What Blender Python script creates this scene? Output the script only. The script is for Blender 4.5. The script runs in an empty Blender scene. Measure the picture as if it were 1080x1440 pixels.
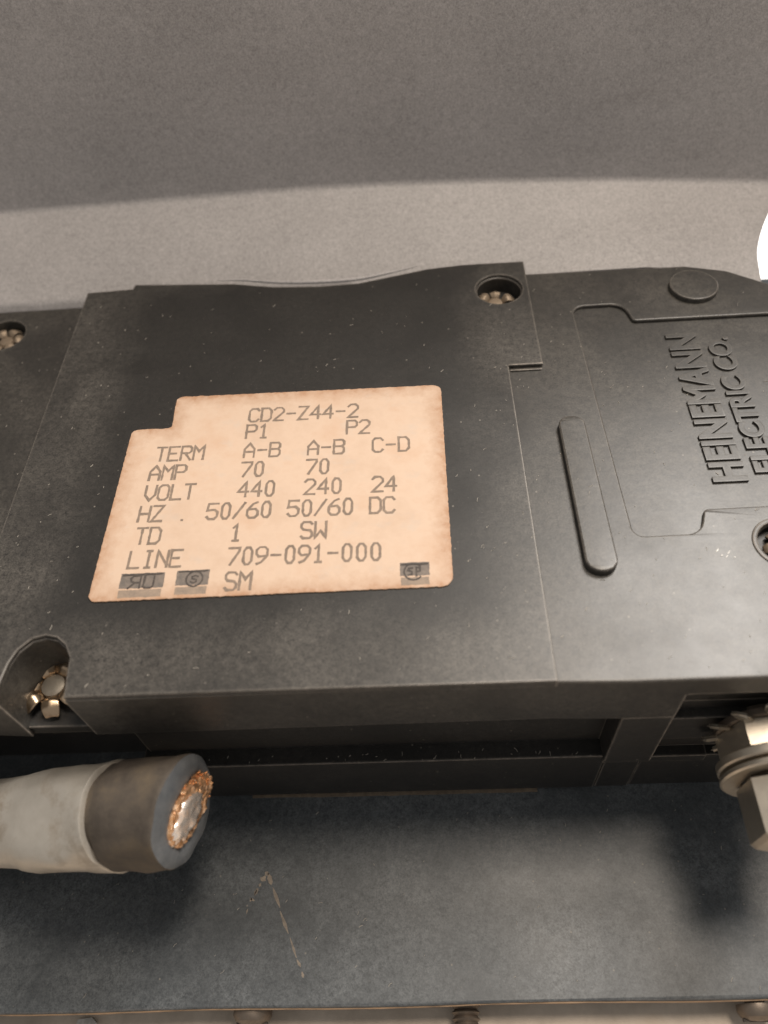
import bpy, bmesh, math, random
from mathutils import Vector, Matrix, noise
random.seed(7)
S = 0.001                                     # everything below is written in millimetres
scene = bpy.context.scene
COL = scene.collection

# ------------------------------------------------------------------ camera
cam_d = bpy.data.cameras.new('camera'); cam = bpy.data.objects.new('camera', cam_d); COL.objects.link(cam)
cam_d.sensor_fit = 'VERTICAL'; cam_d.sensor_height = 24.0; cam_d.sensor_width = 18.0
cam_d.lens = 24.0*1100/1440
cam_d.clip_start = 0.005; cam_d.clip_end = 20
ax_y = Vector((-0.0011, 0.7967, -0.6044)).normalized()       # world Y seen from the camera
ax_x = Vector((1.0, 0.046, 0.0)); ax_x.z = -(ax_y.x+0.046*ax_y.y)/ax_y.z; ax_x.normalize()
ax_z = ax_x.cross(ax_y)
Rt = Matrix(((ax_x.x, ax_x.y, ax_x.z), (ax_y.x, ax_y.y, ax_y.z), (ax_z.x, ax_z.y, ax_z.z)))
cam.matrix_world = Matrix.Translation(Vector((47.31, -54.81, 89.52))*S) @ Rt.to_4x4()
cam_d.dof.use_dof = True; cam_d.dof.focus_distance = 0.120; cam_d.dof.aperture_fstop = 10.0
scene.camera = cam

# ------------------------------------------------------------------ world, lamps, exposure
world = bpy.data.worlds.new('World'); scene.world = world; world.use_nodes = True
bg = world.node_tree.nodes['Background']; bg.inputs[0].default_value = (1.0, 0.965, 0.93, 1); bg.inputs[1].default_value = 0.33

def area(name, loc, target, size, power, col):
    d = bpy.data.lights.new(name, 'AREA'); d.shape = 'DISK'; d.size = size*S; d.energy = power; d.color = col
    o = bpy.data.objects.new(name, d); COL.objects.link(o); o.location = Vector(loc)*S
    o.rotation_euler = (Vector(target)-Vector(loc)).to_track_quat('-Z', 'Y').to_euler(); return o
area('ceiling_lamp', (150, 72, 470), (50, 10, -10), 115, 1.36, (1.0, 0.87, 0.73))
area('glare_light', (306, 284, 520), (80, 0, 0), 210, 3.5, (1.0, 0.95, 0.89))  # unseen source added for the glare on the right of the case
vs = scene.view_settings; vs.view_transform = 'Standard'; vs.look = 'None'; vs.gamma = 1; vs.exposure = 0.12
vs.use_curve_mapping = False
scene.render.engine = 'CYCLES'

# ------------------------------------------------------------------ helpers
def link(name, me, parent=None, mat=None):
    o = bpy.data.objects.new(name, me); COL.objects.link(o)
    if parent: o.parent = parent
    if mat and me is not None and len(me.materials) == 0: me.materials.append(mat)
    return o
def empty(name, loc=(0, 0, 0)):
    o = bpy.data.objects.new(name, None); COL.objects.link(o); o.location = Vector(loc)*S
    o.empty_display_size = 0.005; return o
def tag(o, label, cat, group=None):
    o['label'] = label; o['category'] = cat
    if group: o['group'] = group
    return o
def smooth(me, ang=35):
    for p in me.polygons: p.use_smooth = True
    me.set_sharp_from_angle(angle=math.radians(ang))
def from_bm(name, bm, parent=None, mat=None, ang=35, off=(0, 0, 0)):
    """bm is in mm, world coordinates; off = the parent's origin in mm"""
    me = bpy.data.meshes.new(name)
    bmesh.ops.recalc_face_normals(bm, faces=bm.faces)
    for v in bm.verts: v.co = (v.co-Vector(off))*S
    bm.to_mesh(me); bm.free(); smooth(me, ang)
    return link(name, me, parent, mat)
def plate_mesh(outer, holes, z0, z1, bev=0.0, res=2):
    cu = bpy.data.curves.new('tmp', 'CURVE'); cu.dimensions = '2D'; cu.fill_mode = 'BOTH'
    for pts in [outer]+list(holes):
        sp = cu.splines.new('POLY'); sp.points.add(len(pts)-1); sp.use_cyclic_u = True
        for p, q in zip(sp.points, pts): p.co = (q[0]*S, q[1]*S, 0, 1)
    cu.extrude = ((z1-z0)/2-bev)*S
    if bev: cu.bevel_depth = bev*S; cu.bevel_resolution = res; cu.offset = -bev*S
    o = bpy.data.objects.new('tmp', cu); COL.objects.link(o)
    dg = bpy.context.evaluated_depsgraph_get(); dg.update()
    me = bpy.data.meshes.new_from_object(o.evaluated_get(dg))
    bpy.data.objects.remove(o); bpy.data.curves.remove(cu)
    me.transform(Matrix.Translation((0, 0, (z0+z1)/2*S)))
    bm = bmesh.new(); bm.from_mesh(me); bmesh.ops.remove_doubles(bm, verts=bm.verts, dist=1e-6)
    bmesh.ops.recalc_face_normals(bm, faces=bm.faces); bm.to_mesh(me); bm.free()
    return me
def weigh(o):
    w = o.modifiers.new('weighted', 'WEIGHTED_NORMAL'); w.keep_sharp = True; w.weight = 100; return o
def plate(name, outer, holes, z0, z1, bev, mat, parent=None, ang=30):
    me = plate_mesh(outer, holes, z0, z1, bev); me.name = name; me.materials.clear(); smooth(me, ang)
    return weigh(link(name, me, parent, mat))
def cut(o, cutters):
    """boolean difference with boxes given as (x0,x1,y0,y1,z0,z1), baked into the mesh"""
    tmp = []
    for b in cutters:
        bm = bmesh.new(); add_box(bm, *b); c = from_bm('tmp_cut', bm); tmp.append(c)
        m = o.modifiers.new('cut', 'BOOLEAN'); m.object = c; m.operation = 'DIFFERENCE'; m.solver = 'EXACT'
    dg = bpy.context.evaluated_depsgraph_get(); dg.update()
    me = bpy.data.meshes.new_from_object(o.evaluated_get(dg)); mats = list(o.data.materials)
    o.modifiers.clear(); o.data = me; me.materials.clear()
    for m in mats: me.materials.append(m)
    for p in me.polygons: p.material_index = 0
    smooth(me, 30); weigh(o)
    for c in tmp: bpy.data.objects.remove(c)
def add_box(bm, x0, x1, y0, y1, z0, z1):
    vs_ = [bm.verts.new((x, y, z)) for z in (z0, z1) for y in (y0, y1) for x in (x0, x1)]
    for f in ((0, 2, 3, 1), (4, 5, 7, 6), (0, 1, 5, 4), (2, 6, 7, 3), (0, 4, 6, 2), (1, 3, 7, 5)):
        bm.faces.new([vs_[i] for i in f])
def box(name, x0, x1, y0, y1, z0, z1, mat, parent=None, bev=0.0, off=(0, 0, 0)):
    bm = bmesh.new(); add_box(bm, x0, x1, y0, y1, z0, z1)
    if bev: bmesh.ops.bevel(bm, geom=list(bm.edges), offset=bev, segments=2, affect='EDGES', profile=0.5)
    return weigh(from_bm(name, bm, parent, mat, 30, off))
def fillet(pts, rad, n=6):
    """round polygon corners; rad one number or one per point"""
    out = []; N = len(pts)
    for i, p in enumerate(pts):
        r = rad[i] if isinstance(rad, (list, tuple)) else rad
        p = Vector(p).to_2d(); a = Vector(pts[i-1]).to_2d()-p; b = Vector(pts[(i+1) % N]).to_2d()-p
        if r <= 0 or a.length < 1e-6 or b.length < 1e-6: out.append(tuple(p)); continue
        la, lb = a.length, b.length; a.normalize(); b.normalize()
        ang = math.acos(max(-1, min(1, a.dot(b)))); t = min(r/math.tan(ang/2), la*.48, lb*.48)
        r = t*math.tan(ang/2); c = p+(a+b).normalized()*(r/math.sin(ang/2))
        s = p+a*t-c; e = p+b*t-c; a0 = math.atan2(s.y, s.x); a1 = math.atan2(e.y, e.x)
        d = (a1-a0+math.pi) % (2*math.pi)-math.pi
        for k in range(n+1):
            q = a0+d*k/n; out.append((c.x+r*math.cos(q), c.y+r*math.sin(q)))
    return out
def circle(x, y, r, n=40, ry=None):
    return [(x+r*math.cos(2*math.pi*k/n), y+(ry or r)*math.sin(2*math.pi*k/n)) for k in range(n)]
def spline(pts, n=6):
    out = []
    for i in range(len(pts)-1):
        p0 = Vector(pts[max(i-1, 0)]); p1 = Vector(pts[i]); p2 = Vector(pts[i+1]); p3 = Vector(pts[min(i+2, len(pts)-1)])
        for k in range(n):
            t = k/n
            out.append(0.5*((2*p1)+(p2-p0)*t+(2*p0-5*p1+4*p2-p3)*t*t+(3*p1-p0-3*p2+p3)*t**3))
    return out+[Vector(pts[-1])]
def loft(bm, rings, cap0=True, cap1=True):
    R_ = [[bm.verts.new(p) for p in r] for r in rings]; n = len(R_[0])
    for a, b in zip(R_, R_[1:]):
        for k in range(n): bm.faces.new((a[k], a[(k+1) % n], b[(k+1) % n], b[k]))
    if cap0: bm.faces.new(list(reversed(R_[0])))
    if cap1: bm.faces.new(R_[-1])
    return R_

# ------------------------------------------------------------------ materials
class NT:
    def __init__(s, name):
        s.m = bpy.data.materials.new(name); s.m.use_nodes = True; s.t = s.m.node_tree; s.t.nodes.clear()
        s.out = s.n('ShaderNodeOutputMaterial'); s.p = s.n('ShaderNodeBsdfPrincipled')
        s.l(s.p.outputs[0], s.out.inputs[0])
        s.co = s.n('ShaderNodeTexCoord').outputs['Object']
        mp = s.n('ShaderNodeMapping'); s.l(s.co, mp.inputs[0]); mp.inputs['Scale'].default_value = (1000, 1000, 1000); s.mm = mp.outputs[0]
    def n(s, t, **k):
        x = s.t.nodes.new(t)
        for a, b in k.items(): setattr(x, a, b)
        return x
    def l(s, a, b): s.t.links.new(a, b)
    def scaled(s, v):
        mp = s.n('ShaderNodeMapping'); s.l(s.mm, mp.inputs[0]); mp.inputs['Scale'].default_value = v; return mp.outputs[0]
    def noise(s, per_mm, det=4, rough=0.6, co=None, dist=0.0):
        x = s.n('ShaderNodeTexNoise'); x.inputs['Scale'].default_value = per_mm; x.inputs['Detail'].default_value = det
        x.inputs['Roughness'].default_value = rough; x.inputs['Distortion'].default_value = dist
        s.l(co or s.mm, x.inputs['Vector']); return x.outputs['Fac']
    def voro(s, per_mm, co=None, feat='F1'):
        x = s.n('ShaderNodeTexVoronoi'); x.feature = feat; x.inputs['Scale'].default_value = per_mm; s.l(co or s.mm, x.inputs['Vector']); return x
    def ramp(s, fac, stops):
        x = s.n('ShaderNodeValToRGB'); e = x.color_ramp.elements
        while len(e) < len(stops): e.new(0.5)
        for i, (p, c) in enumerate(stops):
            e[i].position = p; e[i].color = c if isinstance(c, tuple) else (c, c, c, 1)
        s.l(fac, x.inputs[0]); return x.outputs[0]
    def mix(s, fac, a, b):
        x = s.n('ShaderNodeMix', data_type='RGBA')
        for i, v in ((0, fac), (6, a), (7, b)):
            if isinstance(v, bpy.types.NodeSocket): s.l(v, x.inputs[i])
            else: x.inputs[i].default_value = v if i == 0 or len(v) == 4 else (*v, 1)
        return x.outputs[2]
    def math(s, op, a, b=0.0):
        x = s.n('ShaderNodeMath', operation=op)
        for i, v in ((0, a), (1, b)):
            if isinstance(v, bpy.types.NodeSocket): s.l(v, x.inputs[i])
            else: x.inputs[i].default_value = v
        return x.outputs[0]
    def bump(s, h, strength, dist_mm, normal=None):
        x = s.n('ShaderNodeBump'); x.inputs['Strength'].default_value = strength; x.inputs['Distance'].default_value = dist_mm*S
        s.l(h, x.inputs['Height'])
        if normal: s.l(normal, x.inputs['Normal'])
        return x.outputs[0]
    def set(s, **k):
        for a, v in k.items():
            i = s.p.inputs[a.replace('_', ' ')]
            if isinstance(v, bpy.types.NodeSocket): s.l(v, i)
            else: i.default_value = (*v, 1) if isinstance(v, tuple) and len(v) == 3 else v
    def edge(s, r_mm):
        """0..1 where a real edge is within r_mm: wear and dust on corners"""
        b = s.n('ShaderNodeBevel'); b.samples = 6; b.inputs['Radius'].default_value = r_mm*S
        g = s.n('ShaderNodeNewGeometry'); d = s.n('ShaderNodeVectorMath', operation='DOT_PRODUCT')
        s.l(b.outputs[0], d.inputs[0]); s.l(g.outputs['Normal'], d.inputs[1])
        return s.math('SUBTRACT', 1.0, d.outputs['Value']), b.outputs[0]

def mat_plastic(name, c_dark, c_dust, rough=0.5, edge_c=(0.38, 0.33, 0.28), edge_amt=1.0, dust=1.0, speck=True, label_zone=False):
    m = NT(name)
    big = m.ramp(m.noise(0.05, 6, 0.68, dist=0.6), [(0.36, 0.0), (0.68, 1.0)])
    fine = m.ramp(m.math('ADD', m.math('MULTIPLY', m.noise(1.1, 4, 0.75), 0.5), m.math('MULTIPLY', m.noise(3.6, 2, 0.8), 0.5)), [(0.36, 0.0), (0.66, 1.0)])
    f = m.math('ADD', m.math('MULTIPLY', m.math('MULTIPLY', big, fine), 0.75), m.math('MULTIPLY', fine, 0.28))
    if label_zone:            # less of the dust colour round the label and above it
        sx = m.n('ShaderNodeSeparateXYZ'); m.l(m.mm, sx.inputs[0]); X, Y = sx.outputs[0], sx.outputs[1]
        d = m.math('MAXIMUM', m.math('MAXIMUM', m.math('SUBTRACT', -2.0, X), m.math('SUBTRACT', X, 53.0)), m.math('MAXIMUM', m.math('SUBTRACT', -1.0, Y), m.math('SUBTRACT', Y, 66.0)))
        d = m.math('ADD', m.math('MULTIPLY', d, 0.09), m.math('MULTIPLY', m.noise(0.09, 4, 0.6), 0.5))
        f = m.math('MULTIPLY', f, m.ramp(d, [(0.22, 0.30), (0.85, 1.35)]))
    col = m.mix(m.math('MULTIPLY', f, dust), c_dark, c_dust)
    if edge_amt:
        e, nb = m.edge(0.55)
        ef = m.math('MULTIPLY', m.ramp(e, [(0.012, 0.0), (0.16, 1.0)]), m.ramp(m.noise(0.45, 5, 0.75), [(0.28, 0.25), (0.62, 1.0)]))
        col = m.mix(m.math('MULTIPLY', ef, edge_amt), col, edge_c)
    if speck:
        v = m.voro(0.55)
        sp = m.math('MULTIPLY', m.ramp(v.outputs['Distance'], [(0.05, 1.0), (0.10, 0.0)]),
                    m.math('GREATER_THAN', m.math('FRACT', m.math('MULTIPLY', v.outputs['Color'], 7.3)), 0.72))
        col = m.mix(m.math('MULTIPLY', sp, 0.7), col, (0.22, 0.20, 0.17))
        v2 = m.voro(1.3)
        sp2 = m.math('MULTIPLY', m.ramp(v2.outputs['Distance'], [(0.06, 1.0), (0.16, 0.0)]),
                     m.math('GREATER_THAN', m.math('FRACT', m.math('MULTIPLY', v2.outputs['Color'], 5.1)), 0.75))
        col = m.mix(m.math('MULTIPLY', sp2, 0.35), col, (0.15, 0.135, 0.12))
    h = m.math('ADD', m.noise(1.6, 4, 0.75), m.math('MULTIPLY', m.noise(0.12, 3), 2.0))
    rg = m.math('ADD', rough-0.08, m.math('MULTIPLY', m.noise(0.09, 5, 0.65), 0.18))
    m.set(Base_Color=col, Roughness=rg, Normal=m.bump(h, 0.20, 0.05), Specular_IOR_Level=0.5)
    return m.m
def mat_metal(name, c, c2, rough, metallic=1.0, scale=1.0, dirt=(0.10, 0.07, 0.045), dirt_lo=0.5):
    m = NT(name)
    col = m.mix(m.noise(0.6*scale, 5, 0.7), c, c2)
    d = m.ramp(m.noise(0.28*scale, 6, 0.7), [(dirt_lo, 0.0), (dirt_lo+0.22, 1.0)])
    col = m.mix(m.math('MULTIPLY', d, 0.75), col, dirt)
    rg = m.math('ADD', rough-0.1, m.math('MULTIPLY', m.noise(1.1*scale, 5, 0.7), 0.25))
    m.set(Base_Color=col, Roughness=rg, Metallic=m.math('SUBTRACT', metallic, m.math('MULTIPLY', d, 0.5*metallic)), Normal=m.bump(m.noise(2.0*scale, 5, 0.7), 0.35, 0.07))
    return m.m

M = {}
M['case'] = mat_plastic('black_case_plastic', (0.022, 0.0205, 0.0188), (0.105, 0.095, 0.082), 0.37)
M['cover'] = mat_plastic('black_cover_plastic', (0.016, 0.0150, 0.0138), (0.098, 0.089, 0.078), 0.38, label_zone=True)
M['letters'] = mat_plastic('worn_letter_plastic', (0.022, 0.0205, 0.0188), (0.105, 0.095, 0.082), 0.40, edge_c=(0.11, 0.10, 0.087), edge_amt=0.7)
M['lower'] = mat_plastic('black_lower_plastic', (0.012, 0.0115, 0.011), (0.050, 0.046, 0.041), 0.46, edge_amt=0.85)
M['plate_paint'] = mat_plastic('blue_black_plate_paint', (0.034, 0.0395, 0.044), (0.170, 0.182, 0.190), 0.44, edge_amt=0.5, dust=1.0)

def mat_panel():
    m = NT('grey_panel_paint')
    a = m.noise(0.05, 5, 0.6); b = m.noise(1.1, 4, 0.75); c = m.noise(3.6, 3, 0.85)
    f = m.math('ADD', m.math('MULTIPLY', a, 0.12), m.math('ADD', m.math('MULTIPLY', b, 0.22), m.math('MULTIPLY', c, 0.48)))
    col = m.ramp(f, [(0.29, (0.25, 0.237, 0.232, 1)), (0.53, (0.56, 0.530, 0.522, 1))])
    st = m.ramp(m.noise(0.10, 5, 0.7, m.scaled((0.35, 1, 1.6))), [(0.60, 0.0), (0.80, 1.0)])
    col = m.mix(m.math('MULTIPLY', st, 0.22), col, (0.15, 0.13, 0.115))
    m.set(Base_Color=col, Roughness=0.52, Specular_IOR_Level=0.45, Normal=m.bump(m.math('ADD', b, c), 0.4, 0.08)); return m.m
M['panel'] = mat_panel()

def mat_label():
    m = NT('aged_tan_label_paper')
    a = m.noise(0.11, 6, 0.65); b = m.noise(1.4, 4, 0.7)
    col = m.ramp(a, [(0.32, (0.535, 0.388, 0.285, 1)), (0.50, (0.585, 0.436, 0.328, 1)), (0.68, (0.55, 0.382, 0.272, 1))])
    col = m.mix(m.math('MULTIPLY', m.ramp(b, [(0.55, 0.0), (0.85, 1.0)]), 0.14), col, (0.52, 0.34, 0.21))
    # grey rubbed patch in the middle of the paper
    st = m.ramp(m.noise(0.16, 5, 0.7, m.scaled((1, 1.4, 1))), [(0.55, 0.0), (0.74, 1.0)])
    col = m.mix(m.math('MULTIPLY', st, 0.34), col, (0.46, 0.42, 0.38))
    sx = m.n('ShaderNodeSeparateXYZ'); m.l(m.mm, sx.inputs[0]); X, Y = sx.outputs[0], sx.outputs[1]   # browning along the paper's edge
    d = m.math('MINIMUM', m.math('MINIMUM', X, m.math('SUBTRACT', 50.0, X)), m.math('MINIMUM', Y, m.math('SUBTRACT', 38.8, Y)))
    d = m.math('MINIMUM', d, m.math('MAXIMUM', m.math('SUBTRACT', X, 6.3), m.math('SUBTRACT', 32.1, Y)))
    ef = m.ramp(m.math('ADD', m.math('MULTIPLY', d, 0.17), m.math('MULTIPLY', m.noise(0.5, 5, 0.75), 0.9)), [(0.40, 1.0), (0.60, 0.45), (0.95, 0.0)])
    col = m.mix(m.math('MULTIPLY', ef, 0.72), col, (0.34, 0.165, 0.078))
    m.set(Base_Color=col, Roughness=0.62, Specular_IOR_Level=0.35, Normal=m.bump(m.math('ADD', b, m.math('MULTIPLY', m.noise(0.25, 3), 1.5)), 0.3, 0.05)); return m.m
M['label'] = mat_label()

def mat_ink(name, dark, light, lo, hi, sc=3.0):
    m = NT(name)
    f = m.ramp(m.math('ADD', m.math('MULTIPLY', m.noise(sc, 3, 0.8), 0.65), m.math('MULTIPLY', m.noise(0.35, 3, 0.6), 0.35)), [(lo, 0.0), (hi, 1.0)])
    m.set(Base_Color=m.mix(f, dark, light), Roughness=0.65, Specular_IOR_Level=0.3); return m.m
M['ink'] = mat_ink('faded_printer_ink', (0.150, 0.117, 0.093), (0.30, 0.225, 0.170), 0.32, 0.70)
M['stamp'] = mat_ink('grey_stamp_ink', (0.125, 0.110, 0.098), (0.25, 0.20, 0.165), 0.35, 0.75, 1.2)
M['stamp_pale'] = mat_ink('pale_stamp_ink', (0.22, 0.175, 0.14), (0.36, 0.27, 0.20), 0.35, 0.75, 1.2)
M['stamp_dark'] = mat_ink('dark_stamp_ink', (0.055, 0.046, 0.042), (0.12, 0.10, 0.085), 0.4, 0.7, 2)

M['rivet'] = mat_metal('tarnished_brass_rivet', (0.60, 0.46, 0.32), (0.42, 0.31, 0.21), 0.30, 1.0, 1.2, (0.10, 0.06, 0.035), 0.58)
M['pin'] = mat_metal('dull_rivet_pin', (0.36, 0.33, 0.28), (0.28, 0.25, 0.21), 0.5, 0.8)
M['old_rivet'] = mat_metal('dirty_old_rivet', (0.34, 0.27, 0.20), (0.24, 0.18, 0.125), 0.55, 0.6)
M['zinc'] = mat_metal('dull_zinc', (0.66, 0.60, 0.51), (0.50, 0.44, 0.36), 0.36, 0.92, 1.2, (0.19, 0.145, 0.10), 0.61)
M['tin'] = mat_metal('dirty_tinned_lug', (0.60, 0.56, 0.50), (0.42, 0.385, 0.33), 0.40, 0.6, 0.7, (0.19, 0.14, 0.09), 0.50)
M['screw'] = mat_metal('dark_steel_screw', (0.24, 0.20, 0.16), (0.15, 0.12, 0.10), 0.45, 0.8, 1.0)
M['bare'] = mat_metal('bare_metal_edge', (0.80, 0.78, 0.74), (0.68, 0.65, 0.60), 0.6, 0.15, 1, (0.45, 0.40, 0.36), 0.60)

def mat_rubber():
    m = NT('dirty_brown_rubber')
    a = m.noise(0.16, 6, 0.65); b = m.noise(1.2, 4, 0.7)
    col = m.ramp(a, [(0.30, (0.040, 0.033, 0.028, 1)), (0.52, (0.085, 0.070, 0.056, 1)), (0.75, (0.135, 0.105, 0.072, 1))])
    m.set(Base_Color=col, Roughness=0.7, Specular_IOR_Level=0.3, Normal=m.bump(m.math('ADD', b, m.math('MULTIPLY', a, 2)), 0.5, 0.10)); return m.m
M['rubber'] = mat_rubber()
def mat_cutface():
    m = NT('blue_grey_cut_rubber')
    a = m.noise(0.4, 5, 0.65); b = m.noise(2.4, 4, 0.75, m.scaled((1, 0.3, 1)))
    col = m.ramp(a, [(0.30, (0.085, 0.092, 0.100, 1)), (0.70, (0.150, 0.155, 0.160, 1))])
    m.set(Base_Color=col, Roughness=0.6, Specular_IOR_Level=0.4, Normal=m.bump(b, 0.4, 0.10)); return m.m
M['cutface'] = mat_cutface()
def mat_copper():
    m = NT('cut_copper')
    a = m.noise(1.4, 5, 0.75)
    col = m.ramp(a, [(0.30, (0.45, 0.21, 0.08, 1)), (0.50, (0.86, 0.50, 0.27, 1)), (0.70, (0.97, 0.74, 0.55, 1))])
    m.set(Base_Color=col, Metallic=0.8, Roughness=0.34, Normal=m.bump(a, 0.6, 0.15)); return m.m
M['copper'] = mat_copper()
M['sheared'] = mat_metal('sheared_copper_white_glint', (0.96, 0.88, 0.81), (0.93, 0.78, 0.66), 0.24, 0.75, 2.4, (0.62, 0.33, 0.15), 0.50)
def mat_bench():
    m = NT('beige_bench_paint')
    a = m.noise(0.10, 6, 0.65); b = m.noise(0.9, 4, 0.7)
    col = m.ramp(a, [(0.30, (0.42, 0.35, 0.28, 1)), (0.55, (0.60, 0.51, 0.42, 1)), (0.78, (0.50, 0.40, 0.30, 1))])
    m.set(Base_Color=col, Roughness=0.6, Normal=m.bump(b, 0.3, 0.1)); return m.m
M['bench'] = mat_bench()
M['rust'] = mat_metal('rusty_bare_edge', (0.34, 0.235, 0.15), (0.24, 0.15, 0.085), 0.7, 0.15, 0.6, (0.10, 0.065, 0.04), 0.5)
M['dust'] = mat_ink('pale_lint', (0.20, 0.18, 0.16), (0.48, 0.44, 0.38), 0.3, 0.7, 0.6)
M['scratch'] = mat_ink('tan_scratch', (0.14, 0.12, 0.10), (0.30, 0.25, 0.20), 0.35, 0.65, 1.2)
M['gasket'] = mat_ink('tan_gasket', (0.10, 0.078, 0.058), (0.20, 0.155, 0.11), 0.35, 0.7, 1.0)
M['paper'] = mat_ink('torn_white_paint', (0.45, 0.42, 0.38), (0.75, 0.72, 0.68), 0.35, 0.65, 0.8)
def mat_glow():
    m = NT('glowing_white_backdrop'); m.set(Base_Color=(0.9, 0.9, 0.88), Roughness=0.6)
    m.p.inputs['Emission Color'].default_value = (1.0, 0.97, 0.92, 1); m.p.inputs['Emission Strength'].default_value = 2.6; return m.m
M['glow'] = mat_glow()  # emission stands in for a brightly lit background surface
M['backdrop_grey'] = mat_plastic('grey_backdrop_body', (0.25, 0.25, 0.25), (0.32, 0.31, 0.30), 0.45, edge_amt=0, speck=False)

# ------------------------------------------------------------------ setting: the bench
PZ = -44.0                                     # top of the base plate
b_ = box('bench_top', -400, 500, -300, 500, -80, -51, M['bench']); b_['kind'] = 'structure'

# ------------------------------------------------------------------ base plate
bp = tag(empty('base_plate', (35, -43.4, PZ-2)), 'dark blue grey painted steel plate under the circuit breaker, scratched and rusty at its edge', 'plate')
OB = (35, -43.4, PZ-2)
def edge_y(x): return -43.35+0.010*(x-35)+0.12*math.sin(x*0.13)
n_ = 60; outl = [(-120+330*k/n_, edge_y(-120+330*k/n_)) for k in range(n_+1)]+[(210, 150), (-120, 150)]
o = plate('sheet', outl, [], PZ-2.0, PZ, 0.35, M['plate_paint'], bp); o.location = -Vector(OB)*S
box('front_flange', -120, 210, -42.2, -40.6, -51, PZ-1.9, M['plate_paint'], bp, 0.2, OB)
bm = bmesh.new(); rings = []
for k in range(121):
    x = -120+330*k/120; y = edge_y(x); h = 0.16+0.16*noise.noise((x*0.35, 2, 0)); d = 0.14+0.10*noise.noise((x*0.8, 7, 0))
    rings.append([(x, y-d, PZ-0.95-h), (x, y-d, PZ-0.55+h), (x, y+0.4, PZ-0.50+h), (x, y+0.4, PZ-1.0-h)])
loft(bm, rings); from_bm('worn_edge', bm, bp, M['rust'], 30, OB)['label'] = 'rusty bare front edge of the plate'
def flake_strip(bm, p, q, w, z, seg, gap, seed):
    rnd = random.Random(seed); p = Vector(p); q = Vector(q); d = (q-p); L = d.length; d.normalize(); nrm = Vector((-d.y, d.x)); t = 0
    while t < L:
        l = seg*rnd.uniform(0.4, 1.6); a = p+d*t+nrm*rnd.uniform(-.12, .12); b = p+d*min(t+l, L)+nrm*rnd.uniform(-.12, .12)
        ww = w*rnd.uniform(0.5, 1.2)
        n = 5; top = []; bot = []
        for k in range(n+1):
            c = a.lerp(b, k/n); e = ww*math.sin(math.pi*(0.08+0.84*k/n))*rnd.uniform(0.5, 1.0)
            top.append(c+nrm*e); bot.append(c-nrm*e)
        loop = top+bot[::-1]
        lo = [bm.verts.new((v.x, v.y, z)) for v in loop]; hi = [bm.verts.new((v.x, v.y, z+0.02)) for v in loop]
        bm.faces.new(hi)
        for k in range(len(loop)): bm.faces.new((lo[k], lo[(k+1) % len(loop)], hi[(k+1) % len(loop)], hi[k]))
        t += l+gap*rnd.uniform(0.2, 1.8)
for i, (p, q, w, s_, g_) in enumerate([((19.6, -27.2), (25.4, -39.6), 0.26, 2.2, 0.5), ((18.6, -24.8), (16.4, -29.0), 0.55, 1.1, 0.3),
                                       ((18.8, -25.0), (19.6, -27.0), 0.42, 1.2, 0.2), ((17.0, -27.4), (15.6, -31.0), 0.2, 0.6, 0.9)]):
    bm = bmesh.new(); flake_strip(bm, p, q, w, PZ+0.005, s_, g_, 20+i); from_bm('scratch', bm, bp, M['scratch'], 30, OB)

# screws that stick out of the front flange, over the bench
def screw(x, z, r, y_end, label, kind):
    O = (x, -42.2, z); e = tag(empty('screw', O), label, 'screw', 'screws under the plate edge')
    bm = bmesh.new(); rings = []; n = 24
    if kind == 'thread':
        y = -42.2; k = 0
        while y > y_end:
            rr = r if k % 2 == 0 else r*0.80
            rings.append([(x+rr*math.cos(2*math.pi*i/n), y, z+rr*math.sin(2*math.pi*i/n)) for i in range(n)]); y -= 0.42; k += 1
        rings.append([(x+r*.6*math.cos(2*math.pi*i/n), y, z+r*.6*math.sin(2*math.pi*i/n)) for i in range(n)])
        loft(bm, rings); from_bm('thread', bm, e, M['screw'], 25, O)
    else:
        prof = [(0, r*0.5), (-1.0, r*0.5), (-1.02, r), (-1.9, r), (-2.6, r*0.86), (-3.0, r*0.55), (-3.1, r*0.2)]
        for dy, rr in prof: rings.append([(x+rr*math.cos(2*math.pi*i/n), -42.2+dy, z+rr*math.sin(2*math.pi*i/n)) for i in range(n)])
        loft(bm, rings); from_bm('head', bm, e, M['screw'], 30, O)
        box('slot', x-r*.8, x+r*.8, -45.34, -44.9, z-.3, z+.3, M['stamp_dark'], e, 0, O)
    return e
screw(17.3, -47.9, 2.9, -47, 'round headed dark screw beneath the plate edge, beside the torn white flake', 'head')
screw(49.2, -48.2, 2.1, -48.5, 'threaded dark screw end sticking out from under the plate edge', 'thread')
screw(91.0, -47.6, 2.7, -47, 'dark round headed screw below the plate edge, beneath the terminal bolt', 'head')
bm = bmesh.new()
fl = [(-10.6, -44.2), (-8.4, -43.9), (-7.6, -44.6), (-7.9, -46.2), (-8.8, -46.8), (-9.4, -48.5), (-11.4, -48.0), (-10.9, -46.2)]
lo = [bm.verts.new((x, y, -50.98)) for x, y in fl]; hi = [bm.verts.new((x+.2*noise.noise((x, y, 0)), y, -50.3+0.5*noise.noise((x*.5, y*.5, 3)))) for x, y in fl]
c_ = bm.verts.new((-9.2, -45.8, -50.0))
for k in range(len(fl)):
    j = (k+1) % len(fl); bm.faces.new((lo[k], lo[j], hi[j], hi[k])); bm.faces.new((hi[k], hi[j], c_))
bm.faces.new(lo[::-1])
tag(from_bm('paint_flake', bm, None, M['paper'], 60), 'small torn white flake lying on the beige bench', 'flake')

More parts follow.
